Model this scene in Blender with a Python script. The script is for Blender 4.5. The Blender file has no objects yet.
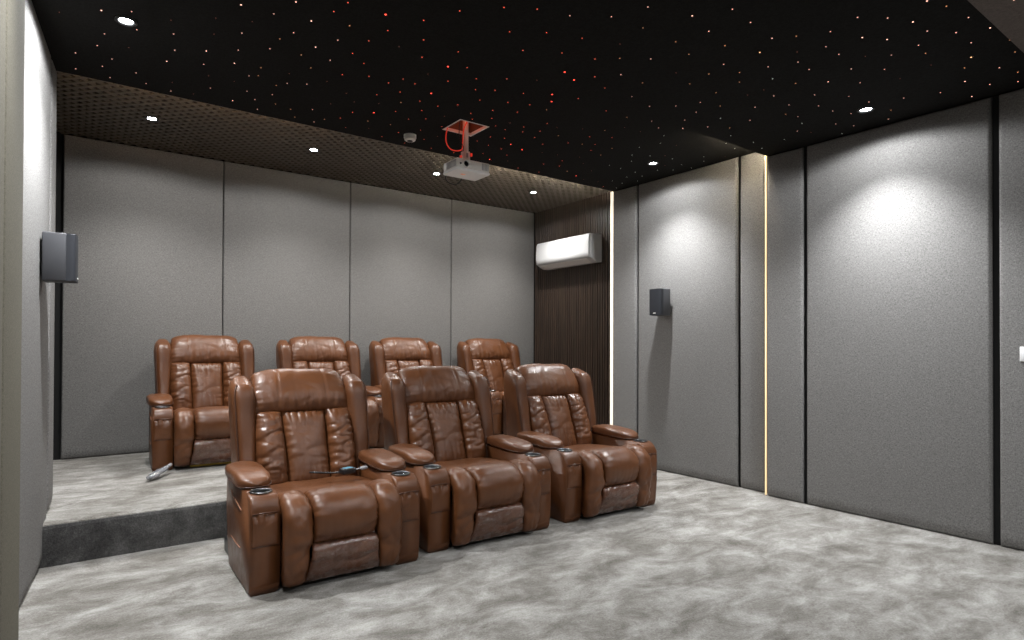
import bpy, bmesh, math, random
from mathutils import Vector, Matrix, noise
random.seed(7)
D = bpy.data
S = bpy.context.scene
COL = S.collection
PI = math.pi

# ------------------------------------------------------------------ helpers
def link(o, parent=None):
    COL.objects.link(o)
    if parent is not None:
        o.parent = parent
    return o

def obj(name, bm, mat, parent=None, smooth=True, loc=None):
    me = D.meshes.new(name)
    bmesh.ops.recalc_face_normals(bm, faces=bm.faces[:])
    bm.to_mesh(me)
    bm.free()
    if smooth:
        me.polygons.foreach_set('use_smooth', [True] * len(me.polygons))
    for m in (mat if isinstance(mat, (list, tuple)) else [mat]):
        me.materials.append(m)
    o = D.objects.new(name, me)
    if loc:
        o.location = loc
    return link(o, parent)

def tag(o, label, cat, group=None, kind=None):
    o['label'] = label
    o['category'] = cat
    if group:
        o['group'] = group
    if kind:
        o['kind'] = kind
    return o

def thing(name, label, cat, loc=(0, 0, 0), rz=0.0, group=None):
    o = D.objects.new(name, None)
    o.empty_display_size = .05
    o.location = loc
    o.rotation_euler = (0, 0, rz)
    link(o)
    return tag(o, label, cat, group)

def struct(o):
    o['kind'] = 'structure'
    return o

def dup(o, parent=None):
    c = o.copy()
    link(c)
    if parent is not None:
        c.parent = parent
        c.matrix_parent_inverse = o.matrix_parent_inverse.copy()
    for ch in list(o.children):
        dup(ch, c)
    return c

def add_box(bm, x0, x1, y0, y1, z0, z1, bev=0.0, seg=3, mi=0):
    vs = [bm.verts.new((x, y, z)) for x in (x0, x1) for y in (y0, y1) for z in (z0, z1)]
    F = [(0, 1, 3, 2), (4, 6, 7, 5), (0, 4, 5, 1), (2, 3, 7, 6), (0, 2, 6, 4), (1, 5, 7, 3)]
    fs = [bm.faces.new([vs[i] for i in f]) for f in F]
    for f in fs:
        f.material_index = mi
    if bev > 0:
        es = list({e for f in fs for e in f.edges})
        bmesh.ops.bevel(bm, geom=es, offset=bev, segments=seg, profile=.5, affect='EDGES', clamp_overlap=True)

def box(name, mat, x0, x1, y0, y1, z0, z1, parent=None, bev=0.0, seg=3, smooth=None):
    bm = bmesh.new()
    add_box(bm, x0, x1, y0, y1, z0, z1, bev, seg)
    return obj(name, bm, mat, parent, smooth=(bev > 0) if smooth is None else smooth)

def add_tube(bm, pts, r, n=8, cyc=False, mi=0):
    pts = [Vector(p) for p in pts]
    rings = []
    N = len(pts)
    up = Vector((0, 0, 1))
    prev = None
    for i, p in enumerate(pts):
        a = pts[(i - 1) % N] if (cyc or i > 0) else pts[i]
        b = pts[(i + 1) % N] if (cyc or i < N - 1) else pts[i]
        t = (b - a).normalized()
        if prev is None:
            side = t.cross(up)
            if side.length < 1e-3:
                side = t.cross(Vector((1, 0, 0)))
        else:
            side = prev - t * prev.dot(t)
        side.normalize()
        prev = side
        w = t.cross(side)
        rr = r[i] if isinstance(r, (list, tuple)) else r
        rings.append([bm.verts.new(p + (side * math.cos(2 * PI * k / n) + w * math.sin(2 * PI * k / n)) * rr) for k in range(n)])
    M = N if cyc else N - 1
    for i in range(M):
        A, B = rings[i], rings[(i + 1) % N]
        for k in range(n):
            f = bm.faces.new((A[k], A[(k + 1) % n], B[(k + 1) % n], B[k]))
            f.material_index = mi
    if not cyc:
        for R in (rings[0], rings[-1]):
            f = bm.faces.new(R)
            f.material_index = mi

def add_lathe(bm, prof, c=(0, 0, 0), n=24, mi=0, axis='z'):
    """prof: list of (radius, height); closed at both ends where radius > 0"""
    def P(r, h, a):
        if axis == 'z':
            return Vector((c[0] + r * math.cos(a), c[1] + r * math.sin(a), c[2] + h))
        return Vector((c[0] + r * math.cos(a), c[1] + h, c[2] + r * math.sin(a)))
    rings = []
    for r, h in prof:
        if r < 1e-6:
            rings.append([bm.verts.new(P(0, h, 0))])
        else:
            rings.append([bm.verts.new(P(r, h, 2 * PI * k / n)) for k in range(n)])
    for A, B in zip(rings[:-1], rings[1:]):
        for k in range(n):
            k2 = (k + 1) % n
            if len(A) == 1 and len(B) == 1:
                continue
            if len(A) == 1:
                vs = (A[0], B[k], B[k2])
            elif len(B) == 1:
                vs = (A[k], A[k2], B[0])
            else:
                vs = (A[k], A[k2], B[k2], B[k])
            f = bm.faces.new(vs)
            f.material_index = mi
    for R in (rings[0], rings[-1]):
        if len(R) > 2:
            f = bm.faces.new(R)
            f.material_index = mi

def add_prism(bm, poly, x0, x1, bev=0.0, seg=3, mi=0):
    """poly of (y, z) extruded along x"""
    A = [bm.verts.new((x0, y, z)) for y, z in poly]
    B = [bm.verts.new((x1, y, z)) for y, z in poly]
    n = len(poly)
    fs = [bm.faces.new(A), bm.faces.new(B[::-1])]
    for i in range(n):
        fs.append(bm.faces.new((A[i], B[i], B[(i + 1) % n], A[(i + 1) % n])))
    for f in fs:
        f.material_index = mi
    if bev:
        es = list({e for f in fs[:2] for e in f.edges})
        bmesh.ops.bevel(bm, geom=es, offset=bev, segments=seg, profile=.5, affect='EDGES', clamp_overlap=True)

def catmull(pts, n):
    """n+1 points evenly spaced by arc length along a Catmull-Rom curve"""
    P = [Vector(p) for p in pts]
    P = [P[0] * 2 - P[1]] + P + [P[-1] * 2 - P[-2]]
    dense = []
    for i in range(1, len(P) - 2):
        for k in range(24):
            t = k / 24
            a, b, c, d = P[i - 1], P[i], P[i + 1], P[i + 2]
            dense.append(.5 * ((2 * b) + (c - a) * t + (2 * a - 5 * b + 4 * c - d) * t * t + (3 * b - a - 3 * c + d) * t ** 3))
    dense.append(P[-2])
    L = [0]
    for a, b in zip(dense[:-1], dense[1:]):
        L.append(L[-1] + (b - a).length)
    out = []
    j = 0
    for k in range(n + 1):
        s = L[-1] * k / n
        while j < len(L) - 2 and L[j + 1] < s:
            j += 1
        t = (s - L[j]) / max(1e-9, L[j + 1] - L[j])
        out.append(dense[j].lerp(dense[j + 1], t))
    return out

def lerp_list(xs, t):
    """piecewise-linear through values xs at even t"""
    if not isinstance(xs, (list, tuple)):
        return xs
    f = t * (len(xs) - 1)
    i = min(int(f), len(xs) - 2)
    return xs[i] + (xs[i + 1] - xs[i]) * (f - i)

def fold(p, q, seed):
    n = noise.noise(Vector((p, q, seed)))
    return 1 - min(1, abs(n) * 3.2)          # thin ridges

def cushion(bm, prof, xl, xr, T, back=.03, nu=36, nv=40, eu=3.5, ev=5.0, side=(0, 0), ends=(0, 0), pucker=0.0, wrinkle=0.0, seed=0.0, lines=()):
    """A stuffed leather panel.  prof: (y,z) from its top/rear edge to its bottom/front edge; xl, xr: left and right edge along it.
    side = depth of the horizontal folds that start at left/right seam, ends = vertical folds at the top/bottom seam."""
    P = catmull([(a, b, 0) for a, b in prof], nv)
    rows = []
    rows_b = []
    for j in range(nv + 1):
        v = j / nv
        t = (P[min(j + 1, nv)] - P[max(j - 1, 0)]).normalized()
        n = Vector((t.y, -t.x))
        x0, x1 = lerp_list(xl, v), lerp_list(xr, v)
        row = []
        rb = []
        V = 2 * v - 1
        for i in range(nu + 1):
            u = -1 + 2 * i / nu
            x = (x0 + x1) / 2 + u * (x1 - x0) / 2
            bu = max(0, 1 - abs(u) ** eu) ** .55
            bv = max(0, 1 - abs(V) ** ev) ** .55
            h = T * bu * bv
            L = abs(x1 - x0)
            wl = math.exp(-(1 + u) * L / 2 / .055)
            wr = math.exp(-(1 - u) * L / 2 / .055)
            s = v * 9
            h -= (side[0] * wl * fold(s + seed, u * .6, seed) + side[1] * wr * fold(s + 7 + seed, u * .6, seed)) * bv
            wt = math.exp(-v / .16)
            wb = math.exp(-(1 - v) / .16)
            q = x * 24
            h -= (ends[0] * wt * fold(q + seed, v * 1.5, seed + 3) + ends[1] * wb * fold(q + 5 + seed, v * 1.5, seed + 5)) * bu
            if pucker:
                sv = v * 26 + noise.noise(Vector((v * 8, seed, 1))) * 1.2
                e = math.exp(-(1 - abs(u)) * L / 2 / .012)
                h += pucker * math.sin(sv * 2 * PI / 2) * e * bv
            if wrinkle:
                h += wrinkle * noise.noise(Vector((x * 9, v * 5, seed + 11))) * bu * bv
                h -= wrinkle * .8 * fold(x * 5 + seed, v * 3.5 + x * 4, seed + 2) * bu * bv
            for lu, d in lines:
                h -= d * math.exp(-((u - lu) * L / 2 / .005) ** 2)
            p = P[j] + n.to_3d() * h
            row.append(bm.verts.new((x, p.x, p.y)))
            q2 = P[j] - n.to_3d() * back
            rb.append(bm.verts.new((x, q2.x, q2.y)) if (0 < i < nu and 0 < j < nv) else row[-1])
        rows.append(row)
        rows_b.append(rb)
    for j in range(nv):
        for i in range(nu):
            bm.faces.new((rows[j][i], rows[j][i + 1], rows[j + 1][i + 1], rows[j + 1][i]))
    for j in range(nv):
        for i in range(nu):
            q = (rows_b[j][i], rows_b[j + 1][i], rows_b[j + 1][i + 1], rows_b[j][i + 1])
            if len(set(q)) == 4:
                try:
                    bm.faces.new(q)
                except ValueError:
                    pass

def loft(bm, rings, n=32, wr=0.0, seed=0.0, fr=(10, 10, 10)):
    """rings: (centre, axis a, axis b, exponent); superellipse sections, both ends closed"""
    R = []
    for c, a, b, e in rings:
        c, a, b = Vector(c), Vector(a), Vector(b)
        ring = []
        for k in range(n):
            th = 2 * PI * k / n
            cs, sn = math.cos(th), math.sin(th)
            p = c + a * math.copysign(abs(cs) ** (2 / e), cs) + b * math.copysign(abs(sn) ** (2 / e), sn)
            if wr:
                d = (p - c)
                if d.length > 1e-6:
                    d.normalize()
                    p = p + d * wr * (noise.noise(Vector((p.x * fr[0], p.y * fr[1], p.z * fr[2] + seed))) - .8 * fold(p.x * fr[0] * .6 + seed, p.z * fr[2] * .6 + p.y * fr[1] * .3, seed))
            ring.append(bm.verts.new(p))
        R.append(ring)
    for A, B in zip(R[:-1], R[1:]):
        for k in range(n):
            bm.faces.new((A[k], A[(k + 1) % n], B[(k + 1) % n], B[k]))
    bm.faces.new(R[0])
    bm.faces.new(R[-1])

def boolean_cut(o, cutter_bm):
    me = D.meshes.new('cut')
    cutter_bm.to_mesh(me)
    cutter_bm.free()
    c = link(D.objects.new('cut', me))
    m = o.modifiers.new('b', 'BOOLEAN')
    m.operation = 'DIFFERENCE'
    m.solver = 'EXACT'
    m.object = c
    bpy.context.view_layer.update()
    new = D.meshes.new_from_object(o.evaluated_get(bpy.context.evaluated_depsgraph_get()))
    o.modifiers.clear()
    old = o.data
    o.data = new
    new.name = old.name
    D.objects.remove(c)
    D.meshes.remove(me)

# ---------------------------------------------------------------- materials
def new_mat(name):
    m = D.materials.new(name)
    m.use_nodes = True
    nt = m.node_tree
    b = nt.nodes['Principled BSDF']
    return m, nt, b

def N(nt, t, **kw):
    n = nt.nodes.new(t)
    for k, v in kw.items():
        if k in n.inputs.keys():
            n.inputs[k].default_value = v
        else:
            setattr(n, k, v)
    return n

def ramp(nt, src, stops):
    r = nt.nodes.new('ShaderNodeValToRGB')
    el = r.color_ramp.elements
    while len(el) < len(stops):
        el.new(.5)
    for e, (p, c) in zip(el, stops):
        e.position = p
        e.color = (*c, 1) if len(c) == 3 else c
    nt.links.new(src, r.inputs['Fac'])
    return r

def coords(nt, scale=(1, 1, 1), kind='Object', rot=(0, 0, 0)):
    tc = nt.nodes.new('ShaderNodeTexCoord')
    mp = nt.nodes.new('ShaderNodeMapping')
    mp.inputs['Scale'].default_value = scale
    mp.inputs['Rotation'].default_value = rot
    nt.links.new(tc.outputs[kind], mp.inputs['Vector'])
    return mp.outputs['Vector']

def bump(nt, b, h, strength, dist, prev=None):
    n = nt.nodes.new('ShaderNodeBump')
    n.inputs['Strength'].default_value = strength
    n.inputs['Distance'].default_value = dist
    nt.links.new(h, n.inputs['Height'])
    if prev is not None:
        nt.links.new(prev.outputs['Normal'], n.inputs['Normal'])
    nt.links.new(n.outputs['Normal'], b.inputs['Normal'])
    return n

def plain(name, col, rough=.5, metal=0.0, emit=None, es=0.0, coat=0.0):
    m, nt, b = new_mat(name)
    b.inputs['Base Color'].default_value = (*col, 1)
    b.inputs['Roughness'].default_value = rough
    b.inputs['Metallic'].default_value = metal
    b.inputs['Coat Weight'].default_value = coat
    if emit:
        b.inputs['Emission Color'].default_value = (*emit, 1)
        b.inputs['Emission Strength'].default_value = es
    return m

def leather(name, dark, light, rough=.36, coat=.0):
    m, nt, b = new_mat(name)
    v = coords(nt)
    n1 = N(nt, 'ShaderNodeTexNoise', Scale=5.0, Detail=4.0, Roughness=.6)
    nt.links.new(v, n1.inputs['Vector'])
    r = ramp(nt, n1.outputs['Fac'], [(.3, dark), (.7, light)])
    nt.links.new(r.outputs['Color'], b.inputs['Base Color'])
    vo = N(nt, 'ShaderNodeTexVoronoi', Scale=320.0)
    nt.links.new(v, vo.inputs['Vector'])
    n2 = N(nt, 'ShaderNodeTexNoise', Scale=26.0, Detail=5.0, Roughness=.6)
    nt.links.new(v, n2.inputs['Vector'])
    b1 = bump(nt, b, n2.outputs['Fac'], .18, .006)
    bump(nt, b, vo.outputs['Distance'], .18, .0015, b1)
    rr = ramp(nt, n2.outputs['Fac'], [(.3, (rough - .06,) * 3), (.7, (rough + .08,) * 3)])
    nt.links.new(rr.outputs['Color'], b.inputs['Roughness'])
    b.inputs['Coat Weight'].default_value = coat
    b.inputs['Coat Roughness'].default_value = .12
    b.inputs['Specular IOR Level'].default_value = .5
    return m

def fabric(name, c0, c1, sc=1.0):
    m, nt, b = new_mat(name)
    v = coords(nt)
    wn = N(nt, 'ShaderNodeTexNoise', Scale=130.0 * sc, Detail=3.0, Roughness=.7)
    mp = coords(nt, (1.0, 1.0, .35))
    nt.links.new(mp, wn.inputs['Vector'])
    wh = N(nt, 'ShaderNodeTexNoise', Scale=130.0 * sc, Detail=3.0, Roughness=.7)
    mh = coords(nt, (.35, .35, 1.2))
    nt.links.new(mh, wh.inputs['Vector'])
    mx = N(nt, 'ShaderNodeMath', operation='ADD')
    nt.links.new(wn.outputs['Fac'], mx.inputs[0])
    nt.links.new(wh.outputs['Fac'], mx.inputs[1])
    hf = N(nt, 'ShaderNodeMath', operation='MULTIPLY')
    hf.inputs[1].default_value = .5
    nt.links.new(mx.outputs[0], hf.inputs[0])
    r = ramp(nt, hf.outputs[0], [(.36, c0), (.64, c1)])
    nt.links.new(r.outputs['Color'], b.inputs['Base Color'])
    b.inputs['Roughness'].default_value = .95
    b.inputs['Specular IOR Level'].default_value = .1
    big = N(nt, 'ShaderNodeTexNoise', Scale=2.2, Detail=2.0)
    nt.links.new(v, big.inputs['Vector'])
    b1 = bump(nt, b, big.outputs['Fac'], .12, .03)
    bump(nt, b, hf.outputs[0], .5, .002, b1)
    return m

def carpet(name, cs):
    m, nt, b = new_mat(name)
    v = coords(nt, (1, 1, 1), 'Object', (0, 0, .5))
    mp = coords(nt, (1.0, 1.7, 1.0), 'Object', (0, 0, .35))
    a = N(nt, 'ShaderNodeTexNoise', Scale=2.9, Detail=13.0, Roughness=.74, Distortion=.35)
    nt.links.new(mp, a.inputs['Vector'])
    f = N(nt, 'ShaderNodeTexNoise', Scale=110.0, Detail=3.0, Roughness=.7)
    nt.links.new(v, f.inputs['Vector'])
    ad = N(nt, 'ShaderNodeMath', operation='MULTIPLY_ADD')
    ad.inputs[1].default_value = .30
    nt.links.new(f.outputs['Fac'], ad.inputs[0])
    nt.links.new(a.outputs['Fac'], ad.inputs[2])
    r = ramp(nt, ad.outputs[0], [(.48, cs[0]), (.60, cs[1]), (.69, cs[2]), (.81, cs[3])])
    nt.links.new(r.outputs['Color'], b.inputs['Base Color'])
    b.inputs['Roughness'].default_value = 1.0
    b.inputs['Specular IOR Level'].default_value = .05
    b.inputs['Sheen Weight'].default_value = .15
    b1 = bump(nt, b, a.outputs['Fac'], .35, .02)
    bump(nt, b, f.outputs['Fac'], .8, .008, b1)
    return m

def wood(name):
    m, nt, b = new_mat(name)
    v = coords(nt, (22, 22, .8))
    a = N(nt, 'ShaderNodeTexNoise', Scale=3.0, Detail=6.0, Roughness=.65, Distortion=.4)
    nt.links.new(v, a.inputs['Vector'])
    r = ramp(nt, a.outputs['Fac'], [(.3, (.016, .0105, .0075)), (.55, (.045, .028, .019)), (.75, (.10, .064, .042))])
    nt.links.new(r.outputs['Color'], b.inputs['Base Color'])
    b.inputs['Roughness'].default_value = .45
    bump(nt, b, a.outputs['Fac'], .2, .002)
    return m

def film_mat(name, gloss=.12, cloud=.02, col=(.6, .58, .56)):
    """thin clear plastic: mostly see-through, a glossy share and a little cloudiness"""
    m = D.materials.new(name)
    m.use_nodes = True
    nt = m.node_tree
    nt.nodes.remove(nt.nodes['Principled BSDF'])
    out = nt.nodes['Material Output']
    tr = nt.nodes.new('ShaderNodeBsdfTransparent')
    gl = N(nt, 'ShaderNodeBsdfGlossy', Roughness=.14)
    df = nt.nodes.new('ShaderNodeBsdfDiffuse')
    df.inputs['Color'].default_value = (*col, 1)
    a = nt.nodes.new('ShaderNodeMixShader')
    b = nt.nodes.new('ShaderNodeMixShader')
    a.inputs[0].default_value = cloud
    b.inputs[0].default_value = gloss
    nt.links.new(tr.outputs[0], a.inputs[1])
    nt.links.new(df.outputs[0], a.inputs[2])
    nt.links.new(a.outputs[0], b.inputs[1])
    nt.links.new(gl.outputs[0], b.inputs[2])
    nt.links.new(b.outputs[0], out.inputs['Surface'])
    ns = N(nt, 'ShaderNodeTexNoise', Scale=22.0, Detail=3.0, Roughness=.55, Distortion=1.2)
    nt.links.new(coords(nt), ns.inputs['Vector'])
    bp = N(nt, 'ShaderNodeBump', Strength=.8, Distance=.014)
    nt.links.new(ns.outputs['Fac'], bp.inputs['Height'])
    for s in (gl, df):
        nt.links.new(bp.outputs['Normal'], s.inputs['Normal'])
    return m

LEATHER = leather('brown_leather', (.088, .0300, .0100), (.134, .0490, .0175), .36)
LEATHER_KICK = leather('brown_leather_under_film', (.085, .032, .016), (.125, .049, .025), .26)
LEATHER_DK = leather('brown_leather_shell', (.05, .018, .008), (.075, .028, .013), .42)
PIPING = plain('tan_stitching', (.30, .13, .07), .45)
FILM = film_mat('clear_film', .04, .004)
BAG = film_mat('cloudy_plastic', .12, .6, (.24, .245, .26))
FABRIC = fabric('grey_linen', (.105, .102, .098), (.295, .287, .279), 1.8)
FABRIC_GOLD_LIT = fabric('grey_linen_gold_lit', (.095, .087, .066), (.20, .186, .147), 2.0)  # warm tint stands in for the gold strip's glow on these panels
CARPET = carpet('mottled_grey_carpet', [(.108, .098, .084), (.192, .180, .161), (.285, .273, .252), (.425, .413, .392)])
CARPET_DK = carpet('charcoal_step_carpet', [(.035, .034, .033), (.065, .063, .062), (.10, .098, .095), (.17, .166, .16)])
BLACKGAP = plain('black_backing', (.006, .006, .006), .9)
CEIL = fabric('black_ceiling_cloth', (.008, .0078, .0075), (.016, .0155, .015), 1.4)
CEIL_LIT = fabric('ceiling_cloth_lit_tone', (.12, .10, .092), (.18, .155, .142), 1.4)  # lighter tone puts the light on the front ceiling into its colour
WOOD = wood('dark_wood')
MESHM = plain('bronze_mesh', (.085, .070, .052), .5)
MESHB = plain('mesh_backing', (.008, .007, .006), .9)
WHITE = plain('white_plastic', (.88, .88, .88), .35)
WHITE_AC = plain('white_enamel', (.60, .605, .61), .35)
WHITE_S = plain('white_satin', (.80, .78, .75), .5)
GREYP = plain('grey_plastic', (.32, .32, .33), .5)
BLACKP = plain('black_plastic', (.012, .012, .013), .4)
SPK = plain('speaker_body', (.045, .046, .052), .55)
SPK_G = plain('speaker_grille', (.012, .014, .020), .6)
CHROME = plain('steel_ring', (.42, .42, .43), .25, 1.0)
LENS_ON = plain('lamp_lens', (1, 1, 1), .3, 0, (.92, .96, 1.0), 60)
LED_W = plain('led_white', (1, .9, .75), .4, 0, (1.0, .88, .72), 1.0)
LED_H = plain('led_strong', (1, .9, .75), .4, 0, (1.0, .90, .74), 200.0)
LED_C = plain('led_corner', (1, .9, .75), .4, 0, (1.0, .86, .62), 150.0)
LED_B = plain('led_amber', (1, .8, .6), .4, 0, (1.0, .66, .40), 40.0)
LED_G = plain('led_gold', (1, .8, .5), .4, 0, (1.0, .72, .38), .75)
SCREEN_BLUE = plain('remote_screen', (.05, .15, .2), .2, 0, (.25, .6, .8), .35)
RED_CABLE = plain('red_cable', (.45, .03, .02), .4, 0, (1.0, .06, .03), .35)
HATCH_LINING = plain('hatch_inside', (.13, .06, .03), .8)  # wood-brown lining, no glow of its own
YELLOW = plain('yellow_strip', (.45, .30, .04), .6)
# ------------------------------------------------------------------ the room
ZC, ZB, ZM, HP = 2.740, 2.829, 2.958, .234       # front, middle and rear ceilings, platform height
YP, YS, YM, YB = 4.048, 2.691, 4.450, 6.197      # platform edge, the two portal steps, back wall
XC, XB, XW = 4.557, 4.632, 5.000                 # right wall faces, front to back
def xl(y):                                       # left wall's face along the middle bay
    return -.2096 + .0972 * (y - 3)

struct(box('floor', CARPET, -1.2, 5.6, -3.2, 6.5, -.12, 0))
bm = bmesh.new()
prof = [(YP + .012, 0), (YP + .012, HP - .022), (YP + .016, HP - .010), (YP + .045, HP), (6.35, HP), (6.35, 0)]
add_prism(bm, prof, -.45, XB + .02)
add_prism(bm, [(YM + .005, 0), (YM + .005, HP), (6.35, HP), (6.35, 0)], XB + .02, XW + .05)
struct(obj('floor_platform', bm, CARPET, None, smooth=False))
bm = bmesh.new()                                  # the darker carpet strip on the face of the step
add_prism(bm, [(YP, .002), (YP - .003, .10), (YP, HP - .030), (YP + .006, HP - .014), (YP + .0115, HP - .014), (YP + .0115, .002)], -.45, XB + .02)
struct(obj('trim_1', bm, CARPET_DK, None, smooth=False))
struct(box('ceiling_front', CEIL_LIT, -1.2, 5.6, -3.2, .918, 2.68, 3.2))
struct(box('ceiling_screen_side', CEIL, -1.2, 5.6, .918, YS, ZC, 3.2))
bm = bmesh.new()                                  # the star ceiling, open where the projector pole comes through
YL = YM - .110                                    # a light trough runs behind its rear edge
for a in ((-1.2, 2.275, YS, YL), (2.53, 5.6, YS, YL), (2.275, 2.53, YS, 3.68), (2.275, 2.53, 3.935, YL)):
    add_box(bm, *a, ZB, 3.2)
add_box(bm, -1.2, 5.6, YL, YM - .006, ZB, ZB + .010)
add_box(bm, -1.2, 5.6, YM - .006, YM, ZB, ZB + .036)
struct(obj('ceiling_middle', bm, CEIL, None, smooth=False))
# rear ceiling: black board under which a bronze diamond lattice is fixed
struct(box('ceiling_rear', MESHB, -1.2, 5.6, YM - .109, 6.5, ZM + .022, 3.2))
bm = bmesh.new()
ang = math.radians(45)
x0, x1, y0, y1 = -.35, XW + .02, YM + .002, YB + .02
sp = .064
for s in (-1, 1):
    dx, dy = math.cos(ang * s), math.sin(ang * s)
    nx, ny = -dy, dx
    cmin = min(nx * x + ny * y for x in (x0, x1) for y in (y0, y1))
    cmax = max(nx * x + ny * y for x in (x0, x1) for y in (y0, y1))
    c = math.ceil(cmin / sp) * sp
    while c < cmax:
        px, py = nx * c, ny * c
        ts = []
        lo, hi = -1e9, 1e9
        for (p, d, a, b) in ((px, dx, x0, x1), (py, dy, y0, y1)):
            t0, t1 = sorted(((a - p) / d, (b - p) / d))
            lo, hi = max(lo, t0), min(hi, t1)
        if hi - lo > .03:
            w, h = .0145, .010 if s > 0 else .013
            z0 = ZM + (.002 if s > 0 else 0)
            vs = []
            for t in (lo, hi):
                for k in (-1, 1):
                    for z in (z0, z0 + h):
                        vs.append(bm.verts.new((px + dx * t + nx * k * w, py + dy * t + ny * k * w, z)))
            for f in ((0, 2, 6, 4), (0, 1, 3, 2), (4, 6, 7, 5), (0, 4, 5, 1), (2, 3, 7, 6), (1, 5, 7, 3)):
                bm.faces.new([vs[i] for i in f])
        c += sp
struct(obj('ceiling_lattice', bm, MESHM, None, smooth=False))
# masonry behind the padding
struct(box('wall_back', BLACKGAP, -1.2, 5.6, YB + .036, 6.5, 0, ZM + .06))
struct(box('wall_right', BLACKGAP, XC + .036, 5.6, -3.2, YS, 0, ZC))
struct(box('wall_right_middle', BLACKGAP, XB + .036, 5.6, YS, YM - .004, 0, ZB))
struct(box('wall_right_rear', BLACKGAP, XW + .02, 5.6, YM - .004, 6.5, 0, ZM + .06))
struct(box('wall_left', BLACKGAP, -1.2, -.170, -3.2, YS, 0, ZC))
bm = bmesh.new()
vs = []
for z in (0, ZB):
    for x, y in ((-1.2, YS), (xl(YS) - .038, YS), (xl(YM) - .038, YM), (-1.2, YM)):
        vs.append(bm.verts.new((x, y, z)))
for f in ((0, 1, 2, 3), (7, 6, 5, 4), (0, 4, 5, 1), (1, 5, 6, 2), (2, 6, 7, 3), (3, 7, 4, 0)):
    bm.faces.new([vs[i] for i in f])
struct(obj('wall_left_middle', bm, BLACKGAP, None, smooth=False))
struct(box('wall_left_rear', BLACKGAP, -1.2, -.16, YM, 6.5, 0, ZM + .06))
struct(box('wall_front', FABRIC, -1.2, 5.6, -3.4, -3.2, -.12, 3.2))

# ---------------------------------------------------- padded fabric wall panels
def pad_mesh(w, h, t=.034, r=.022):
    """upholstered board: w wide (x), h high (z), its padded face towards -y, rolling back to the board at its edges"""
    bm = bmesh.new()
    rb = .085
    q = [0, .04, .12, .25, .45, .7, 1]
    xs = sorted({-w / 2 + r * k for k in q} | {w / 2 - r * k for k in q} | {0})
    zs = sorted({rb * k for k in q} | {h - r * k for k in q} | {h / 2})
    e = lambda s, R: math.sqrt(max(0, 1 - (1 - min(1, s / R)) ** 2))
    V = []
    for z in zs:
        row = []
        for x in xs:
            f = e(w / 2 - abs(x), r) * e(h - z, r) * e(z, rb)
            row.append(bm.verts.new((x, -t * (.30 + .70 * f), z)))
        V.append(row)
    n, m = len(xs), len(zs)
    for j in range(m - 1):
        for i in range(n - 1):
            bm.faces.new((V[j][i], V[j][i + 1], V[j + 1][i + 1], V[j + 1][i]))
    rim = [V[0][i] for i in range(n)] + [V[j][n - 1] for j in range(1, m)] + [V[m - 1][i] for i in range(n - 2, -1, -1)] + [V[j][0] for j in range(m - 2, 0, -1)]
    back = [bm.verts.new((v.co.x, 0, v.co.z)) for v in rim]
    for i in range(len(rim)):
        j = (i + 1) % len(rim)
        bm.faces.new((rim[j], rim[i], back[i], back[j]))
    bm.faces.new(back)
    return bm

def panel(label, p0, p1, z0, z1, group, t=.034, r=.022, mat=FABRIC):
    """panel whose face runs from p0 to p1 (plan), facing left of p0->p1 turned clockwise"""
    a, b = Vector(p0), Vector(p1)
    d = b - a
    w = d.length
    rz = math.atan2(d.y, d.x)
    o = obj('acoustic_panel', pad_mesh(w, z1 - z0, t, r), mat)
    nrm = Vector((-d.y, d.x)).normalized()          # away from the room
    c = (a + b) / 2 + nrm * t
    o.location = (c.x, c.y, z0)
    o.rotation_euler = (0, 0, rz)
    return tag(o, label, 'wall panel', group)

G = 'padded grey fabric wall panels'
for x0, x1, lab in ((-.05, 1.186, 'padded grey fabric panel on the back wall in the left corner of the platform'),
                    (1.192, 2.448, 'padded grey back wall panel behind the second back-row recliner, second from the left corner'),
                    (2.454, 3.714, 'padded grey back wall panel behind the third back-row recliner, third from the left corner'),
                    (3.720, 4.99, 'padded grey back wall panel in the corner beside the dark slatted wood wall')):
    panel(lab, (x0, YB), (x1, YB), HP + .004, ZM - .004, G, r=.012)
zt = ZB - .006
panel('narrow padded grey panel between the white light strip and the speaker panel', (XB, YM - .006), (XB, 4.128), .003, zt, G)
panel('wide padded grey panel that carries the small black speaker on the right wall', (XB, 4.102), (XB, 2.998), .003, zt, G)
panel('narrow padded grey panel between the speaker panel and the gold light strip', (XB, 2.972), (XB, YS + .045), .003, zt, G)
zt = ZC - .006
panel('narrow padded grey panel just in front of the gold light strip on the right wall', (XC, YS - .004), (XC, 2.396), .003, zt, G)
panel('widest padded grey panel, brightly lit at its top by the downlight above', (XC, 2.366), (XC, 1.234), .003, zt, G)
panel('padded grey panel at the edge of the picture that carries the white wall switch', (XC, 1.198), (XC, .10), .003, zt, G)
zt = ZB - .006
panel('wide padded pale panel that carries the black speaker on the left wall', (xl(2.80), 2.80), (xl(4.205), 4.205), .003, zt, G)
panel('narrow padded pale panel between the left wall speaker panel and the back corner', (xl(4.235), 4.235), (xl(YM - .004), YM - .004), HP + .01, zt, G)
zt = ZC - .006
panel('padded panel with gold light in its colour nearest the camera on the left wall, a sliver at the picture edge', (-.134, .40), (-.134, 1.945), .003, zt, G, mat=FABRIC_GOLD_LIT)
panel('padded panel with gold light in its colour standing forward of the speaker panel on the left wall', (-.134, 1.960), (-.134, YS - .004), .003, zt, G, mat=FABRIC_GOLD_LIT)

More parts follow.
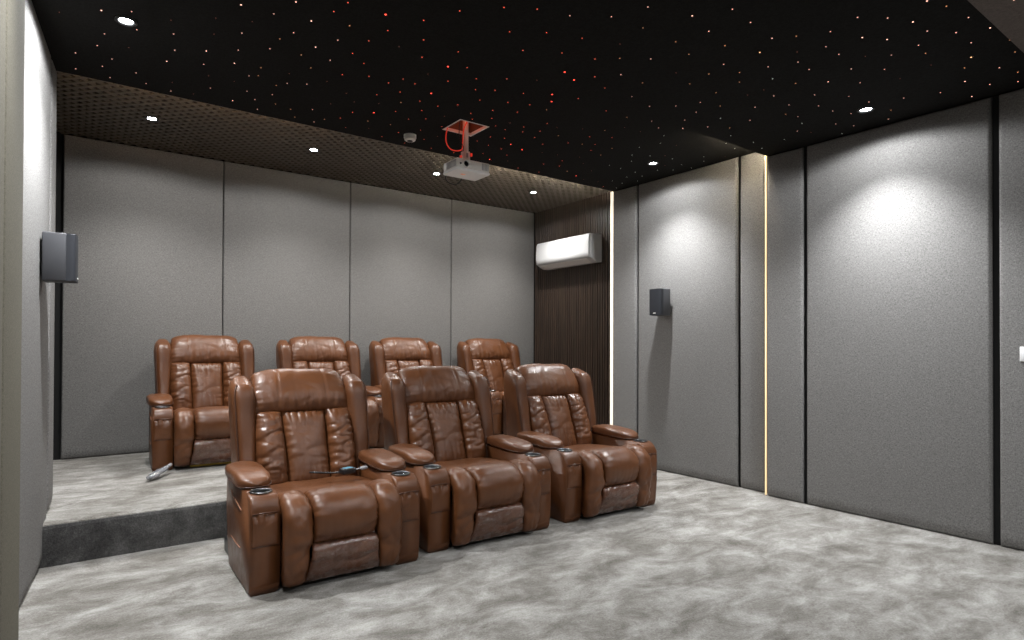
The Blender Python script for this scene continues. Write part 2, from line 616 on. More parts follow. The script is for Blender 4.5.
# ---------------------------------------------- slatted wood wall in the alcove
t = thing('slatted_wood_wall', 'dark brown wall of narrow vertical wooden slats behind the air conditioner', 'wall panel', (XW, 5.32, HP))
box('backing_board', WOOD, 0, .018, YM - 5.32, YB - 5.32, .002, ZM - HP - .004, t)
bm = bmesh.new()
y = YM + .012
while y < YB - .02:
    add_box(bm, -.022, .0, y - 5.32, y + .027 - 5.32, .004, ZM - HP - .006, .003, 1)
    y += .040
obj('slat', bm, WOOD, t, smooth=False)

# ------------------------------------------------------------------ LED strips
def led(name, label, x0, x1, y0, y1, z0, z1, mat):
    return tag(box(name, mat, x0, x1, y0, y1, z0, z1, None, .003, 2), label, 'light strip')
led('led_strip', 'upright glowing white light strip between the slatted wood and the grey panels', XB + .002, XB + .020, YM + .002, YM + .030, HP + .004, ZB - .004, LED_W)
led('led_strip', 'upright glowing gold light strip in the step of the right wall', XC + .004, XC + .022, YS + .002, YS + .011, .006, ZC + .05, LED_G)
led('led_strip', 'warm light strip hidden along the edge of the lattice ceiling', 2.75, XB - .01, YM - .109, YM - .100, ZB + .011, ZB + .046, LED_H)
led('led_strip', 'amber light strip hidden along the lattice ceiling edge by the left wall', -.06, 1.7, YM - .109, YM - .100, ZB + .011, ZB + .046, LED_B)
led('led_strip', 'short light strip hidden above the step of the star ceiling near the gold strip', 4.05, XC - .004, YS - .001, YS + .012, ZC + .03, ZC + .045, LED_C)
led('led_strip', 'warm light strip in the step of the left wall beside the camera', -.160, -.140, YS + .003, YS + .022, .02, ZC + .05, LED_G)

# -------------------------------------------------------------------- downlights
def make_downlight():
    t = thing('downlight', '', 'ceiling light')
    bm = bmesh.new()
    add_lathe(bm, [(.048, -.002), (.050, -.006), (.044, -.010), (.036, -.008), (.034, .0), (.048, .0)], n=28)
    obj('trim_ring', bm, BLACKP, t)
    bm = bmesh.new()
    add_lathe(bm, [(0, -.006), (.020, -.0058), (.030, -.003), (.033, 0), (0, 0)], n=24)
    obj('lens', bm, LENS_ON, t)
    return t

def spot(parent, power, angle, blend, col, z=-.02, radius=.03):
    l = D.lights.new('spot_lamp', 'SPOT')
    l.energy = power
    l.spot_size = math.radians(angle)
    l.spot_blend = blend
    l.color = col
    l.shadow_soft_size = radius
    o = link(D.objects.new('spot_lamp', l), parent)
    o.location = (0, 0, z)
    return o

COOL = (.96, .98, 1.0)
proto = make_downlight()
used = False
def place_downlight(x, y, z, label, group, power, angle=150, blend=1.0, col=COOL):
    global used
    o = proto if not used else dup(proto)
    if used:
        for ch in list(o.children):
            if ch.type == 'LIGHT':
                D.objects.remove(ch)
    used = True
    o.location = (x, y, z)
    tag(o, label, 'ceiling light', group)
    return o
LIGHTS = []
GA, GB = 'downlights in the lattice ceiling', 'downlights in the star ceiling'
lat = ['round downlight in the lattice ceiling nearest the left wall', 'round downlight in the lattice ceiling, second from the left wall',
       'round downlight in the lattice ceiling just left of the projector', 'round downlight in the lattice ceiling above the air conditioner corner']
for k in range(4):
    LIGHTS.append((place_downlight(.51 + 1.265 * k, 5.37, ZM, lat[k], GA, 0), 'A'))
LIGHTS.append((place_downlight(.22, 3.55, ZB, 'brightest downlight, in the star ceiling close to the left wall', GB, 0), 'L'))
LIGHTS.append((place_downlight(4.21, 3.55, ZB, 'downlight in the star ceiling above the black speaker on the right wall', GB, 0), 'B'))
LIGHTS.append((place_downlight(4.18, 1.78, ZC, 'downlight in the star ceiling above the widest right wall panel', GB, 0), 'C'))
LIGHTS.append((place_downlight(2.2, 1.40, ZC, 'unseen fill downlight added overhead in mid room, above the picture', GB, 0), 'E'))  # added out of view to light the recliner fronts
LIGHTS.append((place_downlight(.22, 1.78, ZC, 'unseen fill downlight added overhead by the left wall panel nearest the camera', GB, 0), 'F'))  # invented lamp, added out of view to brighten the left wall
for k in range(3):
    LIGHTS.append((place_downlight(.6 + 1.6 * k, -.6, 2.68, ['fill downlight added behind the camera by the left wall', 'fill downlight added behind the camera in mid room', 'fill downlight added behind the camera by the right wall'][k], 'added fill lamps behind the camera', 0), 'D'))  # unseen lamps added as front fill for the room
POW = {'A': (26, 165, 125, 118), 'B': (30, 162, 240, 106), 'C': (30, 160, 270, 100), 'D': (60, 150, 45, 110), 'E': (40, 178, 40, 110), 'F': (40, 160, 120, 115), 'L': (70, 168, 260, 122)}
for o, k in LIGHTS:
    p, a, pc, ac = POW[k]                         # wide spill and inner beam of the same lamp
    c = (1.0, .98, .95) if k == 'A' else COOL
    spot(o, p, a, .1 if a > 170 else .25, c)
    spot(o, pc, ac, 1.0, c)

# ------------------------------------------------------------------ star lights
STARS = {
    'BP': [(0.115,3.513),(0.444,3.924),(0.657,3.06),(0.863,2.88),(0.977,3.005),(0.606,3.656),(1.083,3.255),(0.765,3.719),(0.875,4.298),(3.715,2.852)],
    'Bp': [(0.236,3.438),(0.138,3.769),(0.112,3.94),(0.016,4.112),(0.186,4.077),(0.146,4.217),(0.019,4.349),(0.19,4.369),(0.314,4.2),(0.378,4.335),(0.519,4.369),(0.272,3.621),(0.433,3.556),(0.463,3.749),(0.806,3.048),(0.721,3.335),(0.939,3.172),(1.154,3.11),(0.885,3.421),(0.747,3.54),(1.201,3.356),(0.623,3.838),(0.873,3.842),(1.091,3.812),(1.194,3.75),(0.716,4.17),(0.916,4.082),(1.063,4.04),(0.991,4.191),(1.046,4.354),(1.356,4.131),(1.441,4.357),(3.415,2.894),(3.561,2.953)],
    'Bd': [(0.508,4.218),(0.644,4.334),(0.253,3.865),(0.403,3.412),(-0.052,3.654),(0.582,3.258),(0.737,3.185),(1.062,3.668),(0.675,3.986),(0.817,3.976),(1.282,3.637),(1.445,3.737),(0.605,3.433),(1.422,3.963),(1.538,3.836),(1.451,2.983),(1.738,3.18),(1.684,3.765),(2.156,3.701),(1.817,4.242),(2.322,4.09),(3.128,4.265),(2.32,2.861),(3.352,3.098),(3.512,3.086),(2.608,3.529),(2.944,3.393),(3.12,3.304),(3.226,3.906),(3.374,3.88),(3.57,3.815),(3.72,3.926),(3.936,4.047),(4.084,4.304),(4.251,4.279),(3.988,3.126),(4.57,3.07),(4.349,3.532),(4.127,3.352)],
    'Cr': [(1.007,2.59),(1.449,2.352),(1.597,2.209),(1.353,2.521),(1.744,2.365),(1.44,2.683),(1.646,2.685),(1.728,2.131),(1.896,2.265),(2.074,2.201),(1.911,2.473),(2.094,2.375),(2.282,2.321),(2.432,2.475),(2.587,2.548)],
    'Br': [(1.038,2.854),(1.273,3.203),(1.325,3.492),(1.599,4.016),(1.569,4.17),(1.669,4.326),(1.328,2.863),(1.291,3.02),(1.609,3.015),(1.372,3.278),(1.883,2.972),(1.464,3.418),(1.648,3.33),(1.599,3.433),(1.885,3.194),(1.738,3.348),(2.008,3.064),(2.159,2.954),(2.09,3.198),(2.195,3.131),(1.717,3.512),(1.614,3.641),(1.889,3.567),(2.028,3.57),(2.125,3.469),(2.202,3.316),(2.375,3.238),(1.836,3.824),(1.974,3.7),(2.372,3.409),(2.279,3.546),(2.528,3.333),(1.974,3.899),(2.072,3.821),(2.345,3.628),(2.45,3.533),(2.148,4.044),(2.243,3.886),(2.557,3.637),(2.659,3.658),(1.971,4.347),(2.037,4.192),(2.269,4.212),(2.185,4.379),(2.419,4.364),(2.629,4.354),(2.629,3.994),(2.661,3.855),(2.768,3.815),(2.758,4.024),(2.84,4.225),(2.896,4.038),(3.028,4.139),(2.371,3.062),(2.711,2.913),(2.518,3.181),(2.834,3.375),(3.01,2.952),(2.738,3.531),(2.794,3.617),(2.892,3.528),(2.946,3.659),(3.279,3.393),(3.435,3.305),(3.242,3.599),(3.442,3.499),(3.519,3.625),(3.1,3.745),(3.513,3.977),(3.445,4.151),(3.599,4.113),(3.568,4.368),(3.333,4.381),(4.424,4.377)],
    'Bo': [(1.15,2.934),(0.899,3.279),(1.047,3.39),(0.904,3.687),(1.142,3.516),(0.918,3.806),(1.044,3.882),(1.122,4.186),(1.232,4.218),(1.299,4.345),(1.485,4.261),(1.796,3.66),(1.752,4.106),(1.916,4.075),(2.665,3.181),(3.214,2.948),(3.069,3.521),(3.278,3.229),(3.353,3.554),(3.623,3.485),(3.674,3.665),(3.764,4.193)],
    'CR': [(1.186,2.581),(2.253,2.532),(2.364,2.575)],
    'BR': [(1.786,3.027),(1.889,3.413),(1.723,3.935),(2.891,3.898),(2.978,4.325),(2.531,2.965),(2.603,3.055),(3.047,3.952),(3.934,4.253)],
    'Cp': [(1.886,2.084),(2.049,1.977),(2.123,1.822),(2.522,2.144),(2.532,2.368),(2.811,2.538),(3.016,2.574),(2.449,1.608),(2.619,1.623),(2.528,1.788),(3.01,1.442),(3.143,1.528),(3.193,1.7),(2.891,1.951),(3.114,1.825),(3.328,1.709),(3.504,2.017),(3.692,1.863),(3.281,1.528),(3.148,2.471),(3.226,2.344),(3.338,2.457),(3.575,2.184),(3.753,2.33),(3.393,2.59),(3.629,2.576),(2.982,1.305),(3.101,1.225),(3.4,1.002),(3.385,1.163),(3.515,1.086),(3.508,1.244),(3.694,1.078),(3.512,1.37),(3.509,1.569),(3.662,1.463),(3.734,1.621),(4.369,1.186),(4.272,1.4),(4.181,1.563),(4.149,1.084),(3.713,2.036),(3.88,1.933),(3.951,2.105),(4.216,2.25),(3.884,1.751),(4.039,1.921),(4.18,1.87),(4.292,2.021),(4.426,1.963),(4.486,1.769),(4.072,1.716),(4.454,1.078)],
    'Co': [(2.244,1.956),(2.481,1.949),(2.383,2.237),(2.713,2.368),(2.717,1.826),(2.918,1.562),(2.644,1.992),(2.927,2.07),(3.049,1.957),(3.161,2.029),(3.44,1.846),(2.946,2.214),(3.179,2.198),(3.377,2.304),(3.77,2.496),(3.207,1.027),(3.635,1.257),(3.998,1.197),(3.846,2.131),(4.33,1.692),(3.818,0.955),(3.993,0.978),(4.299,1.041)],
    'Cd': [(2.27,2.13),(2.766,2.17),(3.079,1.644),(3.374,2.005),(3.365,2.105),(3.811,1.292),(3.416,1.457),(3.859,1.461),(4.319,2.205)],
    'Bg': [(3.783,3.334),(3.888,3.507),(4.013,3.626),(3.947,3.829),(4.096,3.832),(4.298,3.837),(4.45,3.886),(4.545,4.027),(4.357,3.995),(4.486,4.177),(4.342,4.17),(4.567,4.332),(4.028,3.431),(3.728,3.038),(3.843,3.167),(4.266,2.857),(4.435,2.889),(4.42,3.175),(4.249,3.37),(4.528,3.253),(4.451,3.429),(4.526,3.582),(4.607,3.444),(4.414,3.671)],
    'CP': [(2.347,1.75),(2.841,1.644),(3.572,1.724),(3.089,1.062),(3.235,1.17),(3.595,0.974),(3.196,1.377),(3.317,1.313),(4.205,1.257),(4.49,1.308)],
    'CO': [(2.926,1.761),(3.879,1.132)],
    'Cg': [(3.275,1.892),(3.559,2.426),(3.916,2.584),(4.179,2.567),(4.361,2.607),(4.094,2.152),(4.521,2.085),(4.307,2.397)],
    'DP': [(3.259,0.801)],
}

SC = {'p': ((1.0, .48, .36), 1.3, .0031), 'P': ((1.0, .52, .40), 2.0, .0038), 'r': ((1.0, .12, .06), 1.1, .0032), 'R': ((1.0, .07, .04), 2.6, .0052),
      'o': ((1.0, .42, .18), .8, .0030), 'O': ((1.0, .5, .22), 2.2, .0036), 'g': ((.70, .78, .66), .8, .0030), 'd': ((1.0, .3, .18), .35, .0026)}
SZ = {'B': ZB, 'C': ZC, 'D': 2.68}
SL = {'p': 'tiny pale pink star light point in the black ceiling', 'P': 'bright pale pink star light point in the black ceiling',
      'r': 'tiny red star light point in the black ceiling around the projector', 'R': 'bright red star light point in the black ceiling',
      'o': 'tiny dull orange star light point in the black ceiling', 'O': 'bright amber star light point in the black ceiling by the right wall',
      'g': 'tiny grey green star light point in the black ceiling by the right wall'}
SG = {'p': 'pale pink star lights', 'P': 'bright pale pink star lights', 'r': 'red star lights', 'R': 'bright red star lights', 'o': 'orange star lights', 'O': 'amber star lights', 'g': 'grey green star lights'}
star_src = {}
dim = bmesh.new()
SMAT = {}
for k, (c, e, r) in SC.items():
    SMAT[k] = plain('star_' + {'p': 'pink', 'P': 'pink_bright', 'r': 'red', 'R': 'red_bright', 'o': 'orange', 'O': 'amber', 'g': 'green', 'd': 'faint'}[k], (.02, .02, .02), .4, 0, c, e * 1.3)
for key, pts in STARS.items():
    sec, k = key
    r = SC[k][2]
    for x, y in pts:
        if k == 'd':
            r = .0022
            add_lathe(dim, [(0, -.0022), (r * .7, -.0016), (r, .001)], (x, y, SZ[sec]), 8)
            continue
        if k not in star_src:
            bm = bmesh.new()
            add_lathe(bm, [(0, -.003), (r * .6, -.0024), (r, -.0005), (r, .002)], n=10)
            o = star_src[k] = obj('star_spotlight', bm, SMAT[k])  # glowing end of a ceiling fibre, not a spot lamp
        else:
            o = dup(star_src[k])
        o.location = (x, y, SZ[sec])
        tag(o, SL[k], 'star light', SG[k])
tag(obj('faint_star_light', dim, SMAT['d']), 'scatter of the faintest star light points in the black ceiling', 'star light', None, 'stuff')
# -------------------------------------------------------------------- recliners
YO = -.45                                        # front face of the arms is at local y = -.45
def yo(p):
    return [(a + YO, b) for a, b in p]

def make_recliner():
    t = thing('recliner', '', 'recliner')
    bm = bmesh.new()
    add_box(bm, -.42, .42, .10 + YO, .80 + YO, 0, .09, .01, 2)
    obj('plinth', bm, BLACKP, t)
    # outer shell of the back
    bm = bmesh.new()
    add_prism(bm, yo([(.62, .10), (.86, .10), (.90, .30), (.91, .70), (.92, .92), (.90, .975), (.84, .97), (.72, .70), (.58, .40)]), -.34, .34, .03, 4)
    obj('back_shell', bm, LEATHER_DK, t)
    # seat
    bm = bmesh.new()
    cushion(bm, yo([(.66, .385), (.40, .402), (.20, .415), (.05, .415), (-.02, .37)]), -.305, .305, .022, .06, 30, 30, 5, 6, (.004, .004), (.004, .0), .0, .003, 2.0)
    obj('seat', bm, LEATHER, t)
    # foot rest: middle roll, two side rolls, lower panel
    bm = bmesh.new()
    cushion(bm, yo([(.16, .420), (.07, .437), (-.02, .426), (-.072, .375), (-.075, .30), (-.045, .222)]), [-.170, -.166, -.160], [.170, .166, .160], .034, .05, 40, 44, 5, 4, (.007, .007), (.004, .006), .0055, .002, 4.0)
    obj('foot_cushion', bm, LEATHER, t)
    for s in (-1, 1):
        a = [.170, .167, .163, .166, .182, .198]
        b = [.302, .304, .305, .306, .306, .300]
        L, R = (a, b) if s > 0 else ([-q for q in b], [-q for q in a])
        bm = bmesh.new()
        cushion(bm, yo([(.18, .412), (.07, .428), (-.005, .416), (-.055, .36), (-.064, .27), (-.052, .20), (-.050, .12), (-.040, .07), (-.012, .028)]), L, R, .044, .06, 26, 60, 2.6, 6, (.014, .014), (.003, .004), .002, .003, 6.0 + s)
        obj('side_roll', bm, LEATHER, t)
    bm = bmesh.new()
    cushion(bm, yo([(-.035, .230), (-.072, .205), (-.074, .165), (-.058, .120), (-.042, .07), (-.015, .028)]), [-.166, -.175, -.202], [.166, .175, .202], .012, .04, 46, 40, 6, 6, (.004, .004), (.014, .002), .0, .005, 9.0)
    k = obj('kick_panel', bm, LEATHER_KICK, t)
    bm = bmesh.new()
    cushion(bm, yo([(-.048, .232), (-.088, .212), (-.092, .165), (-.073, .115), (-.058, .075), (-.036, .035)]), [-.160, -.170, -.194], [.160, .170, .194], .008, .002, 60, 50, 8, 8, (.006, .006), (.016, .0), .0, .008, 12.0)
    obj('plastic_film', bm, FILM, k)
    # back: headrest, middle panel, two side rolls
    B0, B1, B2 = (.555, .415), (.690, .800), (.760, 1.030)
    bm = bmesh.new()
    cushion(bm, yo([(.91, .965), (.865, .997), (.81, 1.000), (.762, .950), (.718, .875), (.686, .796)]), [-.264, -.274, -.286, -.289], [.264, .274, .286, .289], .050, .05, 64, 50, 5, 3.4, (.008, .008), (.003, .014), .002, .004, 15.0, ((-.50, .004), (.50, .004)))
    obj('headrest', bm, LEATHER, t)
    bm = bmesh.new()
    cushion(bm, yo([(.694, .800), (.655, .69), (.612, .58), (.572, .47), (.535, .385)]), [-.128, -.126, -.124, -.122], [.128, .126, .124, .122], .052, .04, 40, 50, 4, 5, (.007, .007), (.010, .009), .005, .0035, 21.0)
    obj('back_panel', bm, LEATHER, t)
    for s in (-1, 1):
        a = [.130, .128, .124, .120]
        b = [.286, .290, .288, .284]
        L, R = (a, b) if s > 0 else ([-q for q in b], [-q for q in a])
        bm = bmesh.new()
        cushion(bm, yo([(.696, .806), (.648, .69), (.603, .58), (.565, .47), (.535, .380)]), L, R, .066, .05, 34, 64, 2.8, 5, (.018, .018), (.004, .008), .002, .003, 30.0 + s * 3)
        obj('back_roll', bm, LEATHER, t)
    # wings
    for s in (-1, 1):
        rings = []
        zs = [.22, .26, .34, .46, .58, .70, .80, .87, .922, .953, .973, .986, .992]
        for z in zs:
            k = (z - .22) / .79
            f = .505 + .165 * k
            b = .80 + .06 * k
            sh = 1.0
            if z > .905:
                sh = math.sqrt(max(.0, 1 - ((z - .905) / .0885) ** 2)) * .62 + .38
            if z < .26:
                sh = .8
            cx = s * (.334 + .006 * k)
            hx = (.050 + .021 * k) * sh
            hy = (b - f) / 2 * (.35 + .65 * sh)
            cy = (f + b) / 2 + YO
            rings.append(((cx, cy, z - .014 * s * 0), (hx, 0, .0), (0, hy, .02), 3.2))
        fine = []
        for A, Bq in zip(rings[:-1], rings[1:]):
            for q in range(3):
                w = q / 3
                fine.append(tuple(tuple(Vector(A[i]).lerp(Vector(Bq[i]), w)) for i in range(3)) + (3.2,))
        fine.append(rings[-1])
        bm = bmesh.new()
        loft(bm, fine, 44, .006, 40 + s, (8, 8, 5))
        w = obj('wing', bm, LEATHER, t)
        bm = bmesh.new()
        pts = []
        for A in fine[4:-3]:
            c, ax, by = Vector(A[0]), Vector(A[1]), Vector(A[2])
            pts.append(c - by * .90 - ax * s * -.80)
        add_tube(bm, pts, .0032, 6)
        obj('welt', bm, LEATHER_DK, w)
    # arms
    for s in (-1, 1):
        xo, xi = s * .444, s * .306
        x0, x1 = min(xo, xi), max(xo, xi)
        body = [(.02, .0), (.010, .06), (.0, .20), (.0, .36), (.004, .415), (.018, .450), (.045, .470), (.075, .475), (.20, .475), (.40, .478), (.58, .486), (.60, .46), (.595, .30), (.57, .12), (.53, .0)]
        P = catmull([(a, b, 0) for a, b in body[:9]], 34)
        poly = [(p.x + YO, p.y) for p in P] + yo(body[9:])
        bm = bmesh.new()
        add_prism(bm, poly, x0, x1, .016, 4)
        arm = obj('arm', bm, LEATHER, t)
        cx = (x0 + x1) / 2
        cut = bmesh.new()
        add_lathe(cut, [(.044, -.075), (.046, .06)], (cx, .102 + YO, .475), 32)
        boolean_cut(arm, cut)
        arm.data.polygons.foreach_set('use_smooth', [True] * len(arm.data.polygons))
        bm = bmesh.new()
        add_lathe(bm, [(.0, -.070), (.040, -.070), (.0425, -.003), (.044, .002), (.049, .0035), (.053, .001), (.053, -.002), (.0455, -.003), (.0435, -.073), (.0, -.073)], (cx, .102 + YO, .4775), 36)
        cup = obj('cup_holder', bm, BLACKP, arm)
        bm = bmesh.new()
        add_tube(bm, [(cx + .0505 * math.cos(q * PI / 20), .102 + YO + .0505 * math.sin(q * PI / 20), .4805) for q in range(40)], .0024, 8, True)
        obj('rim', bm, CHROME, arm)
        # gathered pocket on the front of the arm
        bm = bmesh.new()
        cushion(bm, yo([(.001, .396), (-.001, .35), (-.001, .29), (.0, .236)]), x0 + .006, x1 - .006, .015, .01, 34, 34, 6, 2.4, (.0, .0), (.016, .0), .0, .002, 50 + s)
        pk = obj('pocket', bm, LEATHER, arm)
        bm = bmesh.new()
        add_tube(bm, [(x0 + .010, -.004 + YO, .393), (cx, -.012 + YO, .399), (x1 - .010, -.004 + YO, .393)], .0035, 6)
        obj('pocket_elastic', bm, LEATHER_DK, arm)
        bm = bmesh.new()
        add_tube(bm, [(x0 + .006, -.002 + YO, .236), (cx, -.003 + YO, .238), (x1 - .006, -.002 + YO, .236)], .0028, 6)
        obj('pocket_seam', bm, LEATHER_DK, arm)
        # stitching of the side pocket on the outer face
        bm = bmesh.new()
        xs = s * .445
        add_tube(bm, [(xs, .20 + YO, .372), (xs + s * .004, .28 + YO, .392), (xs + s * .005, .38 + YO, .405), (xs, .47 + YO, .425)][::1], .003, 6)
        obj('side_pocket_edge', bm, PIPING, arm)
        bm = bmesh.new()
        add_tube(bm, [(xs, .22 + YO, .18), (xs + s * .001, .32 + YO, .178), (xs, .46 + YO, .182)], .002, 6)
        obj('side_pocket_stitching', bm, PIPING, arm)
        # arm pad
        rings = []
        n = 22
        for i in range(n + 1):
            w = -1 + 2 * i / n
            sh = max(.0, 1 - abs(w) ** 4.6) ** .5 * .90 + .10
            y = .385 + w * .225
            z = .508 + .010 * w + .006 * (1 - w * w)
            pinch = 1 - .10 * math.exp(-((w + 1) / .25) ** 2)
            rings.append(((s * .378, y + YO, z), (.092 * sh, 0, 0), (0, 0, .040 * sh * pinch), 3.4))
        bm = bmesh.new()
        loft(bm, rings, 40, .004, 60 + s, (9, 9, 9))
        pad = obj('arm_pad', bm, LEATHER, t)
        bm = bmesh.new()
        pts = []
        for i in range(48):
            a = 2 * PI * i / 48
            cs, sn = math.cos(a), math.sin(a)
            px = s * .378 + .0905 * math.copysign(abs(cs) ** .5, cs)
            py = .385 + .222 * math.copysign(abs(sn) ** .62, sn)
            w = (py - .385) / .225
            pts.append((px, py + YO, .497 + .010 * w))
        add_tube(bm, pts, .003, 6, True)
        obj('welt', bm, LEATHER_DK, pad)
    return t

R0 = make_recliner()
FRONT = [(1.156, 2.99, -1.3, 'brown leather recliner with a black hand remote lying on its seat'),
         (2.143, 3.03, -1.7, 'brown leather recliner in the middle of the front row of three'),
         (3.182, 3.02, -1.7, 'brown leather recliner at the far end of the front row, nearest the slatted wood')]
REAR = [(.985, 5.20, -3, 'brown leather recliner on the platform with a plastic wrapped cable at its foot'),
        (2.030, 5.22, -1.5, 'brown leather recliner on the platform, second in the back row from the cable bundle'),
        (2.995, 5.22, -1.5, 'brown leather recliner on the platform, third in the back row, framed by two front headrests'),
        (4.095, 5.22, -1.5, 'brown leather recliner on the platform nearest the air conditioner')]
RECL = []
for i, (x, y, r, lab) in enumerate(FRONT + REAR):
    o = R0 if i == 0 else dup(R0)
    o.location = (x, y - YO, 0 if i < 3 else HP + .001)
    o.rotation_euler = (0, 0, math.radians(r))
    tag(o, lab, 'recliner', 'front row of recliners' if i < 3 else 'back row of recliners')
    RECL.append(o)
bm = bmesh.new()
add_box(bm, -.19, .20, .005 + YO, .02 + YO, .010, .030, .003, 2)
obj('base_rail', bm, YELLOW, RECL[3])

# ------------------------------------------------------------------- hand remote
t = thing('hand_remote', 'small black hand remote with a pale blue face lying on the first front recliner seat', 'remote control', (1.285, 3.27, .474), math.radians(12))
bm = bmesh.new()
add_box(bm, -.042, .042, -.026, .026, 0, .032, .008, 4)
obj('body', bm, BLACKP, t)
bm = bmesh.new()
add_box(bm, -.024, .030, -.014, .019, .030, .0335, .003, 2)
obj('screen', bm, SCREEN_BLUE, t)
bm = bmesh.new()
P = catmull([(-.038, .012, .012), (-.07, .03, .010), (-.105, .055, .012), (-.15, .085, .016), (-.165, .12, .014)], 24)
add_tube(bm, P, .0055, 8)
obj('cable', bm, BLACKP, t)
bm = bmesh.new()
P = catmull([(.038, .010, .012), (.07, .03, .008), (.10, .02, .012), (.135, .03, .010), (.15, .05, .008)], 20)
add_tube(bm, P, .004, 8)
add_box(bm, .10, .145, .008, .034, .002, .020, .006, 2)
obj('clear_tag', bm, GREYP, t)

# ---------------------------------------- plastic wrapped cable under the back row
t = thing('cable_bundle', 'grey cable in a clear plastic wrapper poking out from under a back-row recliner', 'cable', (.49, 5.03, HP + .002))
bm = bmesh.new()
rings = []
a, b = Vector((-.035, -.165, .022)), Vector((.142, .07, .068))
ax = (b - a).normalized()
sd = ax.cross(Vector((0, 0, 1))).normalized()
upv = sd.cross(ax)
for i in range(25):
    w = i / 24
    r = .030 * (math.sin(PI * min(1, w * 1.0 + .02)) ** .45) * (1 - .35 * w) + .003
    rings.append((tuple(a.lerp(b, w)), tuple(sd * r * 1.25), tuple(upv * r * .7), 2.2))
loft(bm, rings, 24, .009, 71, (26, 26, 26))
obj('wrapper', bm, BAG, t)
bm = bmesh.new()
add_tube(bm, catmull([a + ax * .03, a.lerp(b, .4) + sd * .004, b - ax * .01], 16), .012, 10)
obj('cable', bm, GREYP, t)

# ---------------------------------------------------------------------- speakers
def make_speaker():
    """cabinet stands off the wall: wall at local y = 0, front at y = -.19"""
    t = thing('wall_speaker', '', 'speaker')
    bm = bmesh.new()
    add_box(bm, -.070, .070, -.105, .0, -.125, .125, .006, 3)
    obj('cabinet', bm, SPK, t)
    bm = bmesh.new()
    # bowed grille
    P = catmull([(-.070, -.103, 0), (-.068, -.130, 0), (-.056, -.142, 0), (0, -.146, 0), (.056, -.142, 0), (.068, -.130, 0), (.070, -.103, 0)], 24)
    A = [bm.verts.new((p.x, p.y, -.1235)) for p in P]
    Bq = [bm.verts.new((p.x, p.y, .1235)) for p in P]
    bm.faces.new(A)
    bm.faces.new(Bq)
    for i in range(len(P)):
        j = (i + 1) % len(P)
        bm.faces.new((A[i], A[j], Bq[j], Bq[i]))
    bmesh.ops.bevel(bm, geom=[e for e in bm.edges if abs(e.verts[0].co.z - e.verts[1].co.z) < 1e-6], offset=.004, segments=2, profile=.5, affect='EDGES')
    obj('grille', bm, SPK_G, t, smooth=False)
    bm = bmesh.new()
    add_box(bm, -.014, .014, -.1480, -.144, -.108, -.100, .001, 1)
    obj('badge', bm, WHITE_S, t)
    bm = bmesh.new()
    add_box(bm, -.035, .035, .001, .006, -.09, .09, .002, 1)
    add_tube(bm, [(0, .004, 0), (0, -.01, 0)], .014, 12)
    obj('bracket', bm, BLACKP, t)
    return t
s0 = make_speaker()
s0.location = (XB - .050, 3.725, 1.612)
s0.rotation_euler = (0, 0, math.radians(-90))
tag(s0, 'small black speaker mounted on the padded panel to the side of the air conditioner', 'speaker')
s1 = dup(s0)
bm = bmesh.new()
add_tube(bm, [(0, .002, 0), (0, .049, 0)], .016, 14)
obj('bracket_arm', bm, BLACKP, s0)
s1.location = (xl(3.92) + .009, 3.92, 1.650)
s1.rotation_euler = (0, 0, math.radians(90 - 5.5))
tag(s1, 'dark grey speaker mounted on the pale left wall close to the camera', 'speaker')

# --------------------------------------------------------------- air conditioner
t = thing('air_conditioner', 'long white wall air conditioner mounted high on the dark slatted wood', 'air conditioner', (XW - .022, 5.425, 2.165))
def xz(bm, poly, y0, y1, bev=.0, seg=3):
    A = [bm.verts.new((x, y0, z)) for x, z in poly]
    Bq = [bm.verts.new((x, y1, z)) for x, z in poly]
    fs = [bm.faces.new(A), bm.faces.new(Bq[::-1])]
    for i in range(len(poly)):
        fs.append(bm.faces.new((A[i], Bq[i], Bq[(i + 1) % len(poly)], A[(i + 1) % len(poly)])))
    if bev:
        bmesh.ops.bevel(bm, geom=list({e for f in fs[:2] for e in f.edges}), offset=bev, segments=seg, profile=.5, affect='EDGES', clamp_overlap=True)
bm = bmesh.new()
xz(bm, [(0, .0), (-.09, .0), (-.175, .042), (-.182, .10), (-.182, .29), (-.17, .312), (-.14, .320), (0, .320)], -.478, .475, .006)
obj('body', bm, WHITE_AC, t, smooth=False)
bm = bmesh.new()
xz(bm, [(-.181, .045), (-.194, .052), (-.202, .11), (-.203, .20), (-.198, .285), (-.182, .316), (-.165, .322), (-.16, .315), (-.175, .29), (-.18, .20)], -.468, .472, .005)
obj('front_panel', bm, WHITE_AC, t)
bm = bmesh.new()
xz(bm, [(-.088, -.003), (-.172, .038), (-.168, .044), (-.086, .002)], -.40, .44, .001, 1)
obj('vent_louvre', bm, WHITE_S, t, smooth=False)
bm = bmesh.new()
xz(bm, [(-.005, .004), (-.09, .004), (-.168, .045), (-.176, .10), (-.176, .285), (-.16, .308), (-.005, .314)], -.486, -.476, .004)
obj('end_cover', bm, WHITE_AC, t, smooth=False)
bm = bmesh.new()
for yy, w in ((-.028, .010), (-.012, .012), (.004, .010), (.018, .008)):
    add_box(bm, -.2045, -.2015, yy, yy + w, .112, .124, .001, 1)
obj('logo', bm, plain('teal_logo', (.12, .25, .27), .4), t)

